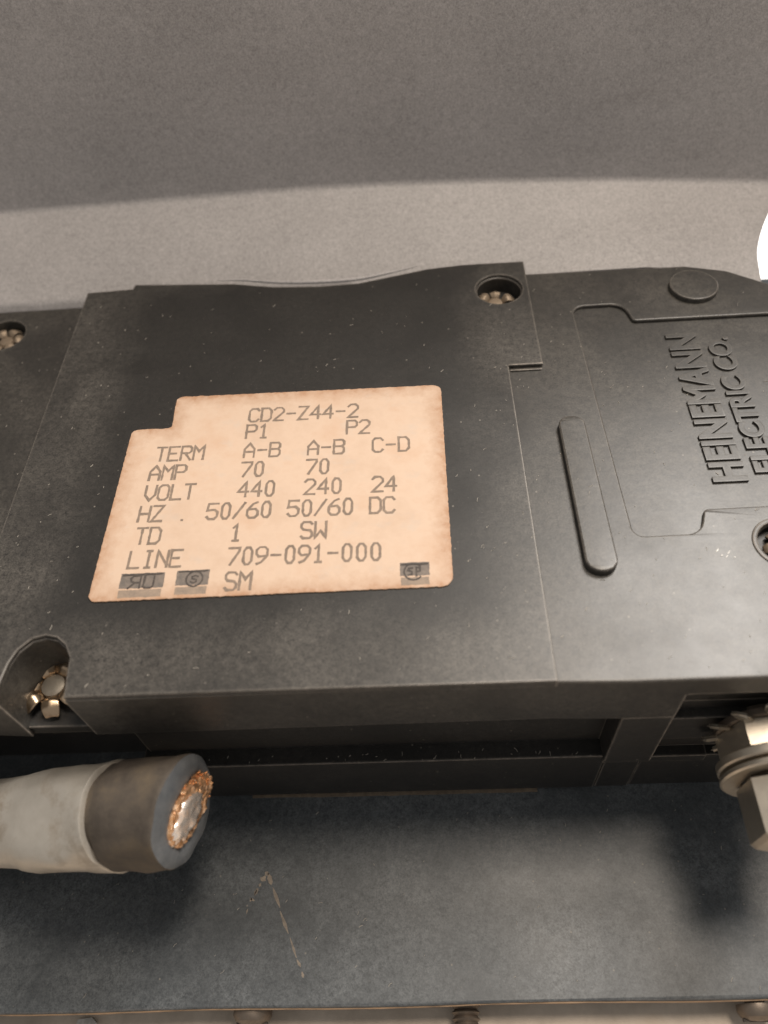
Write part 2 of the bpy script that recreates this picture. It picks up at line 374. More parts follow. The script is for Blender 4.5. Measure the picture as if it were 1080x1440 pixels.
# ------------------------------------------------------------------ grey folded sheet behind the breaker
OPN = (40, 75, PZ)
pn = tag(empty('sheet_panel', OPN), 'grey painted folded sheet metal panel standing behind the circuit breaker', 'panel')
def bend_z(x):
    t = (x-20)/90
    return 7.1-0.5*max(0, -t)-(4.6*t*t if t > 0 else 0)
bm = bmesh.new(); rows = []
xs = [-110+2.5*k for k in range(88)]+[110+0.35*k for k in range(24)]+[118.5+2.6*k for k in range(36)]
for x in xs:
    zb = bend_z(x); yb = 88.0+0.25*math.sin(x*0.05); col = []
    q = min(1, max(0, (x-91)/17)); y0 = 70.9-10.5*q*q*(3-2*q); z0 = -3.4-(70.9-y0)*0.61
    dirb = Vector((0, yb-y0, zb-z0)).normalized(); L = (Vector((0, yb, zb))-Vector((0, y0, z0))).length
    dirw = Vector((0, 0.10, 1)).normalized()
    col.append(Vector((x, y0+.3, PZ+0.0))); col.append(Vector((x, y0+.1, z0-6)))
    for k in range(17): col.append(Vector((x, y0, z0))+dirb*(L-0.8)*k/16)
    P0 = Vector((x, yb, zb))-dirb*0.8; P1 = Vector((x, yb, zb)); P2 = P1+dirw*0.9
    for k in range(1, 7):
        t = k/7; col.append((1-t)**2*P0+2*t*(1-t)*P1+t*t*P2)
    for k in range(22):
        s_ = k/21; p = P2+dirw*(95*s_)
        p.y += 0.8*noise.noise((x*0.02, s_*2.5, 5))*min(1, s_*3); col.append(p)
    rows.append(col)
NB = len(rows[0])
vg = [[bm.verts.new(p) for p in c] for c in rows]
def band_xmax(k):       # the lower band ends in a rounded corner at the right, the wall goes on
    y = 60.4+max(0, k-2)*26.2/16
    return 111.3+2.8*(max(0, y-72.7)/7.3)**1.5 if k <= 17 else 999
for i in range(len(xs)-1):
    for k in range(NB-1):
        if xs[i] >= (band_xmax(k) if k >= 17 else max(band_xmax(k), band_xmax(k+1)))-1e-6: continue
        bm.faces.new((vg[i][k], vg[i+1][k], vg[i+1][k+1], vg[i][k+1]))
for i, x in enumerate(xs):                       # pull the cut side onto the curve
    for k in range(NB):
        if x > band_xmax(k): vg[i][k].co.x = band_xmax(k)
bmesh.ops.remove_doubles(bm, verts=bm.verts, dist=1e-4)
loose = [v for v in bm.verts if not v.link_faces]; bmesh.ops.delete(bm, geom=loose, context='VERTS')
sh = from_bm('sheet', bm, pn, M['panel'], 60, OPN)
fn = sum((p.normal.y for p in sh.data.polygons))
if fn > 0: sh.data.flip_normals()
md = sh.modifiers.new('thick', 'SOLIDIFY'); md.thickness = 1.2*S; md.offset = -1
# bright bare lip where the sheet's lower edge is dressed round the breaker
lip = spline([(9, 69.55, 0.6), (14, 69.0, 0.7), (21, 67.55, 0.75), (28.8, 66.9, 0.75), (36, 67.1, 0.7), (42, 68.5, 0.65), (47, 69.9, 0.6)], 8)
bm = bmesh.new(); rings = []
for i, p in enumerate(lip):
    w = 0.05+0.30*math.sin(math.pi*i/(len(lip)-1))**0.8
    rings.append([(p.x, p.y+0.5+w*math.cos(2*math.pi*k/10), p.z-0.25+w*math.sin(2*math.pi*k/10)) for k in range(10)])
loft(bm, rings); from_bm('lip', bm, pn, M['panel'], 60, OPN)['label'] = 'rounded lower lip of the panel along the breaker'

# ------------------------------------------------------------------ glowing panel added for the bright background past the end of the panel
OL = (160, 118, PZ)
lp = tag(empty('glow_backdrop', OL), 'glowing white panel added for the bright background past the end of the grey panel', 'backdrop')
box('glow_face', 122, 198, 115.8, 117, PZ+1.5, 58, M['glow'], lp, 0.3, OL)
box('backing', 119, 201, 117.1, 124, PZ, 61, M['backdrop_grey'], lp, 1.5, OL)

# ------------------------------------------------------------------ circuit breaker
cb = tag(empty('circuit_breaker', (0, 0, 0)), 'black plastic circuit breaker lying on its side with a tan rating label', 'circuit breaker')
back = [(-16.2, 69.3), (-7.4, 69.6), (-7.2, 70.9), (12.4, 69.2), (20, 67.5), (28.8, 66.8), (36, 67.0), (42, 68.4), (48.8, 70.0), (55.4, 70.6), (66.8, 70.5)]
arch = [(0.05, -13.75), (-0.35, -10.5), (-0.55, -8.2), (-1.6, -6.35), (-3.0, -5.2), (-4.6, -4.8), (-6.4, -5.2), (-7.9, -6.8), (-8.6, -8.6), (-8.9, -11.0), (-8.95, -13.75)]
CT = -0.55
cov = [(-16.2, -13.72)]+back+[(67.0, 42.6), (61.4, 42.5), (61.9, -13.72), (6, -13.78)]+arch
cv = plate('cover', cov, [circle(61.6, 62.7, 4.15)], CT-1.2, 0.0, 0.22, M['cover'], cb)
# sunk field for the raised name, with a tab at its left
sunk = [(73.9, 57.2), (82.6, 57.2), (83.6, 52.5), (112, 52.3), (112, 11.9), (85.6, 11.7), (84.2, 7.6), (75.2, 7.5)]
sunk_o = fillet(sunk, [2.0, 2.8, 0.8, 1.0, 1.0, 0.8, 2.6, 1.6], 7)
upper = [(-16.0, -13.55)]+[(x, y-0.25) for x, y in arch[::-1]]+[(61.9, -13.65), (70.8, -13.95), (118, -13.75), (118, 44), (114.5, 54.5), (108.6, 60.2), (102.4, 64.6), (95.5, 66.7), (80, 67.0), (66.7, 67.3), (66.6, 69.6), (55.4, 70.0), (48.8, 69.6), (42, 68.0), (28.8, 66.4), (12.4, 68.4), (-7, 69.5), (-16.0, 68.5)]
uc = plate('upper_case', upper[:len(arch)+4]+fillet(upper[len(arch)+4:], 4, 5)[0:] if False else upper, [sunk_o, circle(94.7, 5.4, 4.0), circle(61.6, 62.7, 3.9)], -12.0, CT, 0.28, M['case'], cb)
cut(uc, [(78.3, 112, -20, -11.6, -13, -4.8)])
plate('name_field', fillet([(72.8, 58.4), (84.5, 58.4), (85, 53.6), (113.2, 53.6), (113.2, 10.6), (86.8, 10.6), (85.4, 6.4), (73.8, 6.4)], 1.5), [], -3.2, CT-0.65, 0, M['case'], cb)
plate('rib', fillet([(67.55, 29.9), (71.55, 29.9), (72.1, 1.4), (67.75, 1.4)], 2.05, 8), [], CT-0.5, CT+1.15, 0.3, M['case'], cb)
plate('round_boss', circle(95.4, 60.1, 4.15), [], CT-0.5, CT+0.95, 0.22, M['case'], cb)
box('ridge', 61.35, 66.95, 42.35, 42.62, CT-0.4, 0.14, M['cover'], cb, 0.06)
box('ridge', 61.6, 66.7, 41.45, 41.75, CT-0.4, CT+0.28, M['case'], cb, 0.06)
# side part, lower, at the left
sd = plate('side_case', [(-60, -13), (-16.4, -13), (-16.4, 74.8), (-33, 74.6), (-60, 73.5)], [circle(-33.4, 64.0, 4.2)], -12, -4.6, 0.2, M['case'], cb)
plate('rivet_seat', circle(-33.4, 64.0, 4.6, 24), [], -11, -7.0, 0, M['lower'], cb)
plate('rivet_seat', circle(61.6, 62.7, 4.4, 24), [], -11, -3.5, 0, M['lower'], cb)
plate('rivet_seat', circle(94.7, 5.4, 4.4, 24), [], -11, -2.4, 0, M['lower'], cb)
# floor of the notched rivet pocket
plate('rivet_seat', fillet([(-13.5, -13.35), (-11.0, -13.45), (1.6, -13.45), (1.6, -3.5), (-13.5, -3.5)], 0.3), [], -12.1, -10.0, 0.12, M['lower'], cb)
# middle, base flange and terminal block below the overhanging edge
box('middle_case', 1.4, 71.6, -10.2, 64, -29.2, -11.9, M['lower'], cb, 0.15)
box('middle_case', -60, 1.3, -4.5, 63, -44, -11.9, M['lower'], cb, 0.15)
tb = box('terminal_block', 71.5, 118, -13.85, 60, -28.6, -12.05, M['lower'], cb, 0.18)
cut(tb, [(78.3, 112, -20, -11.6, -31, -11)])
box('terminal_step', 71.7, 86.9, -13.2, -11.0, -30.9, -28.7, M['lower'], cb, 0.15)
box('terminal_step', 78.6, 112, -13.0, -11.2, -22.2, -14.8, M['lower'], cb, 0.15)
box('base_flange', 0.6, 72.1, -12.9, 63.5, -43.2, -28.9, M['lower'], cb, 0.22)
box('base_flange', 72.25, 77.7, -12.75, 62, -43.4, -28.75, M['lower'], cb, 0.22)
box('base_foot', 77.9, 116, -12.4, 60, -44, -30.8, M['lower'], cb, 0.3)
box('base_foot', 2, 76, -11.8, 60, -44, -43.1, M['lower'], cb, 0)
bm = bmesh.new(); rings = []
for k in range(61):
    x = 15+48*k/60; w = 0.10*noise.noise((x*.4, 0, 0)); h = (0.16+0.14*min(1, max(0, (x-20)/8)))
    rings.append([(x, -12.95-h+w, PZ+.02), (x, -12.95-h+w, PZ+0.30), (x, -12.4, PZ+0.34), (x, -12.4, PZ+.02)])
loft(bm, rings); from_bm('gasket_strip', bm, cb, M['gasket'], 30)

# raised lettering: HEINEMANN / ELECTRIC CO. reads upwards
def raised(txt, x, y0, y1, h, z):
    cu = bpy.data.curves.new('tmp', 'FONT'); cu.body = txt; cu.size = 1; cu.extrude = 0.48; cu.bevel_depth = 0.038; cu.bevel_resolution = 1; cu.offset = 0.0
    o = bpy.data.objects.new('tmp', cu); COL.objects.link(o)
    dg = bpy.context.evaluated_depsgraph_get(); dg.update()
    me = bpy.data.meshes.new_from_object(o.evaluated_get(dg)); bpy.data.objects.remove(o); bpy.data.curves.remove(cu)
    X = [v.co.x for v in me.vertices]; Y = [v.co.y for v in me.vertices]
    x0, x1 = min(X), max(X); ya, yb = min(Y), max(Y)
    for v in me.vertices:
        u = (v.co.x-x0)/(x1-x0); w = (v.co.y-ya)/(yb-ya)
        v.co = Vector((x-(w*h), y0+u*(y1-y0), z+(v.co.z+0.5)*0.42))*S
    me.materials.clear(); smooth(me, 30); return link('raised_lettering', me, cb, M['letters'])
zf = CT-0.68
raised('HEINEMANN', 93.2, 16.6, 48.8, 5.0, zf)
raised('ELECTRIC CO.', 98.2, 18.0, 47.6, 3.7, zf)

# little chipped dent with bright splinters
bm = bmesh.new()
rnd = random.Random(3)
for (x, y, l, w) in [(85.6, 4.6, 0.8, .16), (87.0, 4.2, 0.9, .10), (86.6, 3.6, 0.6, .10), (87.6, 3.4, 0.5, .08), (86.0, 3.8, .3, .2)]:
    a = math.radians(50); d = Vector((math.cos(a), math.sin(a))); n2 = Vector((-d.y, d.x))
    q = [Vector((x, y))+d*l*s+n2*w*t for s, t in ((-.5, 0), (0, -.5), (.5, 0), (0, .5))]
    lo = [bm.verts.new((v.x, v.y, CT-.05)) for v in q]; hi = [bm.verts.new((v.x, v.y, CT+.08)) for v in q]
    bm.faces.new(hi)
    for k in range(4): bm.faces.new((lo[k], lo[(k+1) % 4], hi[(k+1) % 4], hi[k]))
from_bm('chip', bm, cb, M['bare'])

# rivets: a pin in a tube splayed into petals
def petal_mesh(r0, r1, h, w):
    bm = bmesh.new(); prof = [(r0, 0.0, .45), (r0+.1, h*.55, .60), (r0+(r1-r0)*.35, h*.95, .9), (r0+(r1-r0)*.7, h*.80, 1.0), (r1, h*.30, .72)]
    top = []; bot = []
    for r, z, s in prof:
        top.append([bm.verts.new((r, w*s*t, z-0.22*abs(t)*w)) for t in (-1, -.5, 0, .5, 1)])
        bot.append([bm.verts.new((r-.1, w*s*t*.92, z-0.22*abs(t)*w-.42)) for t in (-1, -.5, 0, .5, 1)])
    for g, rev in ((top, 0), (bot, 1)):
        for a, b in zip(g, g[1:]):
            for k in range(4):
                f = (a[k], b[k], b[k+1], a[k+1]); bm.faces.new(f[::-1] if rev else f)
    for k in range(len(prof)-1):
        for s in (0, 4): bm.faces.new((top[k][s], top[k+1][s], bot[k+1][s], bot[k][s]))
    for k in range(4):
        for e in (0, -1): bm.faces.new((top[e][k], top[e][k+1], bot[e][k+1], bot[e][k]))
    bmesh.ops.subdivide_edges(bm, edges=list(bm.edges), cuts=1, use_grid_fill=True, smooth=0.6)
    bmesh.ops.recalc_face_normals(bm, faces=bm.faces)
    me = bpy.data.meshes.new('petal')
    for v in bm.verts: v.co *= S
    bm.to_mesh(me); bm.free(); smooth(me, 179); return me
def rivet(x, y, z, sc, n, mat, pinmat, rot, name='rivet'):
    me = petal_mesh(0.95*sc, 2.9*sc, 1.35*sc, 0.92*sc); me.materials.append(mat)
    bm = bmesh.new(); rings = []
    for r, h in ((1.02, -0.2), (1.02, .55), (.98, .66), (.7, .74), (.2, .76)):
        rings.append([(r*sc*math.cos(2*math.pi*k/24), r*sc*math.sin(2*math.pi*k/24), h*sc) for k in range(24)])
    loft(bm, rings); root = from_bm(name, bm, cb, pinmat); root.location = Vector((x, y, z))*S
    for k in range(n):
        p = link('petal', me, root); sb = p.modifiers.new('round', 'SUBSURF'); sb.levels = sb.render_levels = 2; a = rot+2*math.pi*k/n+random.uniform(-.1, .1)
        p.rotation_euler = (random.uniform(-.12, .12), random.uniform(-.08, .10), a)
        p.scale = (random.uniform(.92, 1.06), random.uniform(.86, 1.0), random.uniform(.9, 1.1))
    return root
rivet(-6.2, -8.1, -9.3, 1.65, 7, M['rivet'], M['pin'], 0.35)['label'] = 'splayed brass coloured rivet in the notched corner pocket'
rivet(61.0, 62.0, -3.2, 1.25, 5, M['old_rivet'], M['old_rivet'], 0.2)
rivet(-33.4, 63.8, -6.8, 1.3, 6, M['old_rivet'], M['old_rivet'], 0.1)
rivet(94.9, 5.2, -2.2, 1.0, 6, M['old_rivet'], M['pin'], 0.0)
bm = bmesh.new(); rr = []
for r, h in ((4.05, -.7), (4.1, .14), (3.85, .22), (3.55, .12), (3.35, -.7)):
    rr.append([(94.7+r*math.cos(2*math.pi*k/40), 5.4+r*math.sin(2*math.pi*k/40), CT+h) for k in range(40)])
loft(bm, rr, False, False); from_bm('hole_rim', bm, cb, M['case'], 40)

# ------------------------------------------------------------------ tan rating label, with its print
LZ = 0.03
def ragged(pts, step, amp, seed):
    out = []; N = len(pts)
    for i in range(N):
        a = Vector(pts[i]); b = Vector(pts[(i+1) % N]); L = (b-a).length; n = max(1, int(L/step)); d = (b-a).normalized() if L > 1e-6 else Vector((1, 0))
        for k in range(n):
            p = a.lerp(b, k/n); m = Vector((-d.y, d.x))*amp*(noise.noise((p.x*1.7+seed, p.y*1.7, 0))+0.6*noise.noise((p.x*5+seed, p.y*5, 4)))
            out.append((p.x+m.x, p.y+m.y))
    return out
lab_o = ragged(fillet([(0, 0), (50, 0.25), (50, 38.55), (6.2, 39.1), (6.5, 32.0), (0, 32.1)], [1.2, 1.6, 1.3, 1.1, 0.7, 1.0], 6), 0.35, 0.10, 11)
lab = plate('rating_label', lab_o, [], LZ, LZ+0.20, 0.05, M['label'], cb); lab['label'] = 'aged tan paper label with faded printed ratings and a notched corner'
TZ = LZ+0.21
G = {  # strokes on a 4 x 6 grid
 'A': [[(0, 0), (0, 3.6), (2, 6), (4, 3.6), (4, 0)], [(0, 2.4), (4, 2.4)]],
 'B': [[(0, 0), (0, 6), (3.2, 6), (4, 5.2), (4, 4), (3.2, 3.2), (0, 3.2)], [(3.2, 3.2), (4, 2.4), (4, .8), (3.2, 0), (0, 0)]],
 'C': [[(4, 5), (3.1, 6), (1, 6), (0, 5), (0, 1), (1, 0), (3.1, 0), (4, 1)]],
 'D': [[(0, 0), (0, 6), (2.8, 6), (4, 4.8), (4, 1.2), (2.8, 0), (0, 0)]],
 'E': [[(4, 6), (0, 6), (0, 0), (4, 0)], [(0, 3.1), (3, 3.1)]],
 'H': [[(0, 0), (0, 6)], [(4, 0), (4, 6)], [(0, 3), (4, 3)]],
 'I': [[(2, 0), (2, 6)], [(1, 6), (3, 6)], [(1, 0), (3, 0)]],
 'L': [[(0, 6), (0, 0), (4, 0)]],
 'M': [[(0, 0), (0, 6), (2, 3.6), (4, 6), (4, 0)]],
 'N': [[(0, 0), (0, 6), (4, .6)], [(4, 0), (4, 6)]],
 'O': [[(1, 0), (0, 1), (0, 5), (1, 6), (3, 6), (4, 5), (4, 1), (3, 0), (1, 0)]],
 'P': [[(0, 0), (0, 6), (3.2, 6), (4, 5.2), (4, 3.8), (3.2, 3), (0, 3)]],
 'R': [[(0, 0), (0, 6), (3.2, 6), (4, 5.2), (4, 3.8), (3.2, 3), (0, 3)], [(1.6, 3), (4, 0)]],
 'S': [[(4, 5.2), (3.2, 6), (.8, 6), (0, 5.2), (0, 4), (.8, 3.2), (3.2, 2.9), (4, 2), (4, .8), (3.2, 0), (.8, 0), (0, .8)]],
 'T': [[(0, 6), (4, 6)], [(2, 6), (2, 0)]],
 'V': [[(0, 6), (0, 2.2), (2, 0), (4, 2.2), (4, 6)]],
 'W': [[(0, 6), (0, 0), (2, 2.6), (4, 0), (4, 6)]],
 'Z': [[(0, 6), (4, 6), (0, 0), (4, 0)]],
 'U': [[(0, 6), (0, 1), (1, 0), (3, 0), (4, 1), (4, 6)]],
 '0': [[(1.4, 0), (.5, 1.2), (.5, 4.8), (1.4, 6), (2.6, 6), (3.5, 4.8), (3.5, 1.2), (2.6, 0), (1.4, 0)]],
 '1': [[(.8, 4.8), (2, 6), (2, 0)], [(.9, 0), (3.1, 0)]],
 '2': [[(0, 5), (1, 6), (3, 6), (4, 5), (4, 3.9), (0, 0), (4, 0)]],
 '4': [[(3, 0), (3, 6), (0, 2), (4, 2)]],
 '5': [[(4, 6), (.3, 6), (0, 3.4), (2.8, 3.6), (4, 2.6), (4, 1), (3, 0), (1, 0), (0, 1)]],
 '6': [[(3.6, 6), (2, 5.4), (0, 3), (0, 1), (1, 0), (3, 0), (4, 1), (4, 2.4), (3, 3.4), (0.3, 3.2)]],
 '7': [[(0, 6), (4, 6), (4, 5), (1, 0)]],
 '9': [[(.4, 0), (2, .6), (4, 3), (4, 5), (3, 6), (1, 6), (0, 5), (0, 3.6), (1, 2.6), (3.7, 2.8)]],
 '-': [[(.3, 3), (3.7, 3)]], '/': [[(0, 0), (4, 6)]], '.': [[(1.6, .1), (2, .1)]],
}
def ribbon(bm, pts, w, z):
    """flat ink stroke: one mitred strip, uneven in width as a worn printer head leaves it"""
    P = []
    pts = [Vector(p) for p in pts]
    closed = (pts[0]-pts[-1]).length < 1e-6
    for a, b in zip(pts, pts[1:]):
        n = max(1, int((b-a).length/0.4))
        for k in range(n): P.append((a.lerp(b, k/n), k == 0))
    P.append((pts[-1], True))
    N_ = len(P); prev = None
    for i, (p, corner) in enumerate(P):
        q0 = P[i-1][0] if i else (P[-2][0] if closed else p); q1 = P[i+1][0] if i < N_-1 else (P[1][0] if closed else p)
        d0 = (p-q0).normalized() if (p-q0).length > 1e-7 else None; d1 = (q1-p).normalized() if (q1-p).length > 1e-7 else None
        d0 = d0 or d1; d1 = d1 or d0; t = d0+d1
        t = t.normalized() if t.length > 1e-3 else d0
        nn = Vector((-t.y, t.x)); c = max(0.55, abs(t.dot(d0)))
        e = w*(0.46+0.20*noise.noise((p.x*2.6, p.y*2.6, 9)))/c
        q = p+nn*0.035*noise.noise((p.x*3, p.y*3, 1))
        if not closed and i == 0: q = q-d1*w*0.3
        if not closed and i == N_-1: q = q+d0*w*0.3
        zz = z+0.00035*i
        cur = (bm.verts.new((*(q-nn*e), zz)), bm.verts.new((*(q+nn*e), zz)))
        if prev: bm.faces.new((prev[0], cur[0], cur[1], prev[1]))
        prev = cur
def flat(name, bm, parent, mat):
    me = bpy.data.meshes.new(name)
    for v in bm.verts: v.co *= S
    bm.normal_update()
    for f in bm.faces:
        if f.normal.z < 0: f.normal_flip()
    bm.to_mesh(me); bm.free(); return link(name, me, parent, mat)
layer = [0]
def printed(txt, x, y, cw=1.55, ch=2.82, pitch=2.0, w=0.42, mat='ink', name='printed_text', slope=-0.011):
    bm = bmesh.new()
    for i, c in enumerate(txt):
        for st in G.get(c, []):
            layer[0] = (layer[0]+1) % 12
            pts = [(x+i*pitch+px*cw/4, y+py*ch/6+slope*(x+i*pitch+px*cw/4-25)) for px, py in st]
            ribbon(bm, pts, w, TZ+0.004+0.0015*layer[0])
    return flat(name, bm, lab, M[mat])
for txt, x, y in [('CD2-Z44-2', 19.0, 32.45), ('P1', 18.9, 28.85), ('P2', 34.9, 28.85), ('TERM', 5.0, 24.85), ('A-B', 19.0, 24.85), ('A-B', 29.0, 24.85), ('C-D', 39.0, 24.85),
                  ('AMP', 4.7, 21.0), ('70', 18.9, 21.0), ('70', 28.9, 21.0), ('VOLT', 4.7, 17.1), ('440', 18.9, 17.1), ('240', 28.9, 17.1), ('24', 39.0, 17.1),
                  ('HZ', 4.5, 13.15), ('.', 10.4, 13.15), ('50/60', 14.7, 13.15), ('50/60', 26.7, 13.15), ('DC', 38.7, 13.15), ('TD', 4.8, 9.15), ('1', 18.7, 9.15), ('SW', 28.9, 9.15),
                  ('LINE', 4.6, 5.05), ('709-091-000', 18.8, 5.05), ('SM', 18.9, 0.95)]:
    printed(txt, x, y)
def rect(name, x0, x1, y0, y1, z, mat, seed):
    bm = bmesh.new(); bm.faces.new([bm.verts.new((x, y, z)) for x, y in ragged([(x0, y0), (x1, y0), (x1, y1), (x0, y1)], 0.25, 0.09, seed)])
    return flat(name, bm, lab, M[mat])
for k, (x0, x1, y0, y1) in enumerate([(4.0, 10.2, 0.35, 4.35), (11.9, 16.5, 0.5, 4.5), (42.9, 46.9, 0.55, 4.25)]):
    rect('stamp_box', x0, x1, y0+1.55, y1, TZ+0.0015, 'stamp', 5*k); rect('stamp_box', x0+.1, x1-.1, y0+.1, y0+1.3, TZ+0.0020, 'stamp_pale', 5*k+2)
def ring_pts(x, y, r, a0=0, a1=360, n=28): return [(x+r*math.cos(math.radians(a0+(a1-a0)*k/n)), y+r*1.05*math.sin(math.radians(a0+(a1-a0)*k/n))) for k in range(n+1)]
def strokes(name, L, w, mat='stamp_dark'):
    bm = bmesh.new()
    for k, p in enumerate(L): ribbon(bm, p, w, TZ+0.030+0.012*k)
    return flat(name, bm, lab, M[mat])
# mirrored R joined to a U
strokes('stamp_mark', [[(6.9, 1.9), (6.9, 3.9), (5.9, 3.9), (5.5, 3.5), (5.6, 3.05), (6.1, 2.8), (6.9, 2.8)], [(6.2, 2.8), (5.3, 1.9)], [(7.5, 3.9), (7.4, 2.2), (7.7, 1.9), (8.5, 1.9), (8.8, 2.2), (8.8, 3.8)], [(4.3, 4.1), (9.9, 4.15)]], 0.30)
strokes('stamp_mark', [ring_pts(14.5, 3.05, 1.15), [(15.0, 3.4), (14.6, 3.6), (14.15, 3.4), (14.2, 3.1), (14.8, 2.9), (14.8, 2.55), (14.4, 2.4), (14.0, 2.6)], [(12.2, 4.3), (16.2, 4.35)]], 0.26)
strokes('stamp_mark', [ring_pts(44.7, 2.75, 1.25, 40, 320), [(44.6, 3.35), (44.1, 3.3), (43.95, 2.95), (44.5, 2.75), (44.5, 2.3), (44.0, 2.2)], [(45.1, 2.0), (45.1, 3.4), (45.6, 3.3), (45.6, 2.8), (45.1, 2.7)], [(43.1, 3.95), (46.7, 3.95)]], 0.26)

# ------------------------------------------------------------------ terminal bolt at the right
TX, TZc = 91.6, -17.0
OT = (TX, -11.6, TZc)
tbt = tag(empty('terminal_bolt', OT), 'dull zinc terminal bolt with nut, washers and toothed washer at the breaker edge', 'bolt')
def yring(y, r, n=40, ph=0.0, hexa=False):
    out = []
    for k in range(n):
        a = 2*math.pi*k/n+ph; rr = r
        if hexa: rr = r*math.cos(math.pi/6)/math.cos(((a-ph) % (math.pi/3))-math.pi/6)
        out.append((TX+rr*math.cos(a), y, TZc+rr*math.sin(a)))
    return out
def turned(name, prof, mat, n=48, hexa=False, ph=0.0, ang=30, parent=None):
    bm = bmesh.new(); loft(bm, [yring(y, r, n, ph, hexa) for y, r in prof]); return from_bm(name, bm, parent or tbt, M[mat], ang, OT)
turned('stud', [(-11.7, 3.4), (-13.0, 3.4), (-25.0, 3.4), (-27.0, 3.2), (-27.4, 2.4)], 'screw')
tw = turned('toothed_washer', [(-13.3, 6.4), (-13.4, 6.6), (-14.2, 6.6), (-14.4, 6.3)], 'screw')
bm = bmesh.new()                                   # one twisted tooth, shared
tp = [(6.0, -1.1), (8.1, -1.15), (8.6, 0), (8.1, 1.15), (6.0, 1.1)]
lo = [bm.verts.new((x, -0.45+0.45*y, y)) for x, y in tp]; hi = [bm.verts.new((x, -0.45+0.45*y-0.75, y)) for x, y in tp]
bm.faces.new(lo); bm.faces.new(hi[::-1])
for k in range(5): bm.faces.new((lo[k], lo[(k+1) % 5], hi[(k+1) % 5], hi[k]))
bmesh.ops.bevel(bm, geom=list(bm.edges), offset=0.28, segments=3, affect='EDGES'); bmesh.ops.recalc_face_normals(bm, faces=bm.faces)
tme = bpy.data.meshes.new('tooth')
for v in bm.verts: v.co *= S
bm.to_mesh(tme); bm.free(); smooth(tme, 40); tme.materials.append(M['zinc'])
for k in range(11):
    t_ = link('tooth', tme, tw); t_.location = Vector((0, -13.45+11.6, 0))*S; t_.rotation_euler = (0, 2*math.pi*k/11, 0)
turned('nut', [(-14.3, 6.4), (-14.5, 6.75), (-17.9, 6.75), (-18.2, 6.5)], 'zinc', 72, True, math.radians(12), 25)
def washer(name, y0, y1, r, mat):
    turned(name, [(y0, r-.25), (y0-.2, r), (y1+.2, r), (y1, r-.25), (y1-.01, 3.6)], mat)
washer('flat_washer', -18.25, -19.55, 7.6, 'zinc')
bm = bmesh.new(); rings = []                       # split spring washer, a slow helix
for k in range(65):
    a = math.radians(10+350*k/64); y = -20.1-0.85*k/64
    c, s_ = math.cos(a), math.sin(a)
    rings.append([(TX+r*c, y+h, TZc+r*s_) for r, h in ((7.3, .42), (7.55, .25), (7.6, -.25), (7.35, -.45), (5.0, -.45), (4.8, 0), (5.0, .42))])
loft(bm, rings); from_bm('spring_washer', bm, tbt, M['zinc'], 35, OT)
turned('hex_sleeve', [(-21.3, 5.5), (-21.5, 5.85), (-28.2, 5.85), (-28.8, 5.3), (-28.85, 2.9), (-27.2, 2.8)], 'zinc', 72, True, math.radians(28), 25)

# ------------------------------------------------------------------ cut cable with its lug sleeve
E0 = Vector((12.6, -23.4, -15.7)); W0 = Vector((-16.0, -21.9, -24.0))
axis = (E0-W0).normalized(); camv = (Vector((47.31, -54.81, 89.52))-E0).normalized()
near = (camv-axis*camv.dot(axis)).normalized(); upv = near.cross(axis).normalized()
if upv.y < 0: upv = -upv
OC = tuple(W0-axis*28)
cab = tag(empty('cut_cable', (OC[0], OC[1], PZ)), 'thick cut cable end with brown rubber jacket, copper core and grey metal sleeve', 'cable')
OCB = (OC[0], OC[1], PZ)
R0 = 7.25
def cable_pt(s, a, r, wob=0):
    d = near*math.cos(a)+upv*math.sin(a); p = E0+axis*s+d*r
    if wob: p += d*wob*noise.noise(p*0.35)
    return p
def cut_s(a, rr): return rr*(0.5*math.cos(a)+1.5*math.sin(a))+0.35*noise.noise((math.cos(a)*1.5, math.sin(a)*1.5, 3))*rr
bm = bmesh.new(); N = 56; rings = []
for s in [-16, -12, -11, -10, -9.3, -8, -6, -4, -2.5, -1.2, -.5, -.15, 0]:
    ring = []
    for k in range(N):
        a = 2*math.pi*k/N; f_ = max(0, (s+11)/11)
        rr = R0*(0.985 if s > -.1 else 1.0)*(0.94 if s < -9.9 else 1.0); ring.append(cable_pt(s+cut_s(a, 1)*f_, a, rr, 0.35))
    rings.append(ring)
loft(bm, rings, True, False); from_bm('rubber_jacket', bm, cab, M['rubber'], 50, OCB)
# cut face: rings from rim to the core hole, slightly wavy
bm = bmesh.new(); rings = []
CO = (-0.05, 0.02)                                 # core is off centre
for j in range(8):
    q = j/7; ring = []
    for k in range(N):
        a = 2*math.pi*k/N; rim = Vector((math.cos(a), math.sin(a)))*0.985
        hole = Vector((-0.16+0.50*math.cos(a)-.24*math.sin(a), 0.02+0.60*math.sin(a)))
        u = rim.lerp(hole, q); r = u.length; aa = math.atan2(u.y, u.x)
        ring.append(cable_pt(cut_s(aa, r)+(0.10*noise.noise((u.x*5, u.y*5, 1)) if 0 < j else 0)+(0.28*math.sin(q*math.pi) if j < 7 else -.4), aa, r*R0, 0.35 if j == 0 else 0))
    rings.append(ring)
loft(bm, rings, False, False); from_bm('cut_face', bm, cab, M['cutface'], 60, OCB)
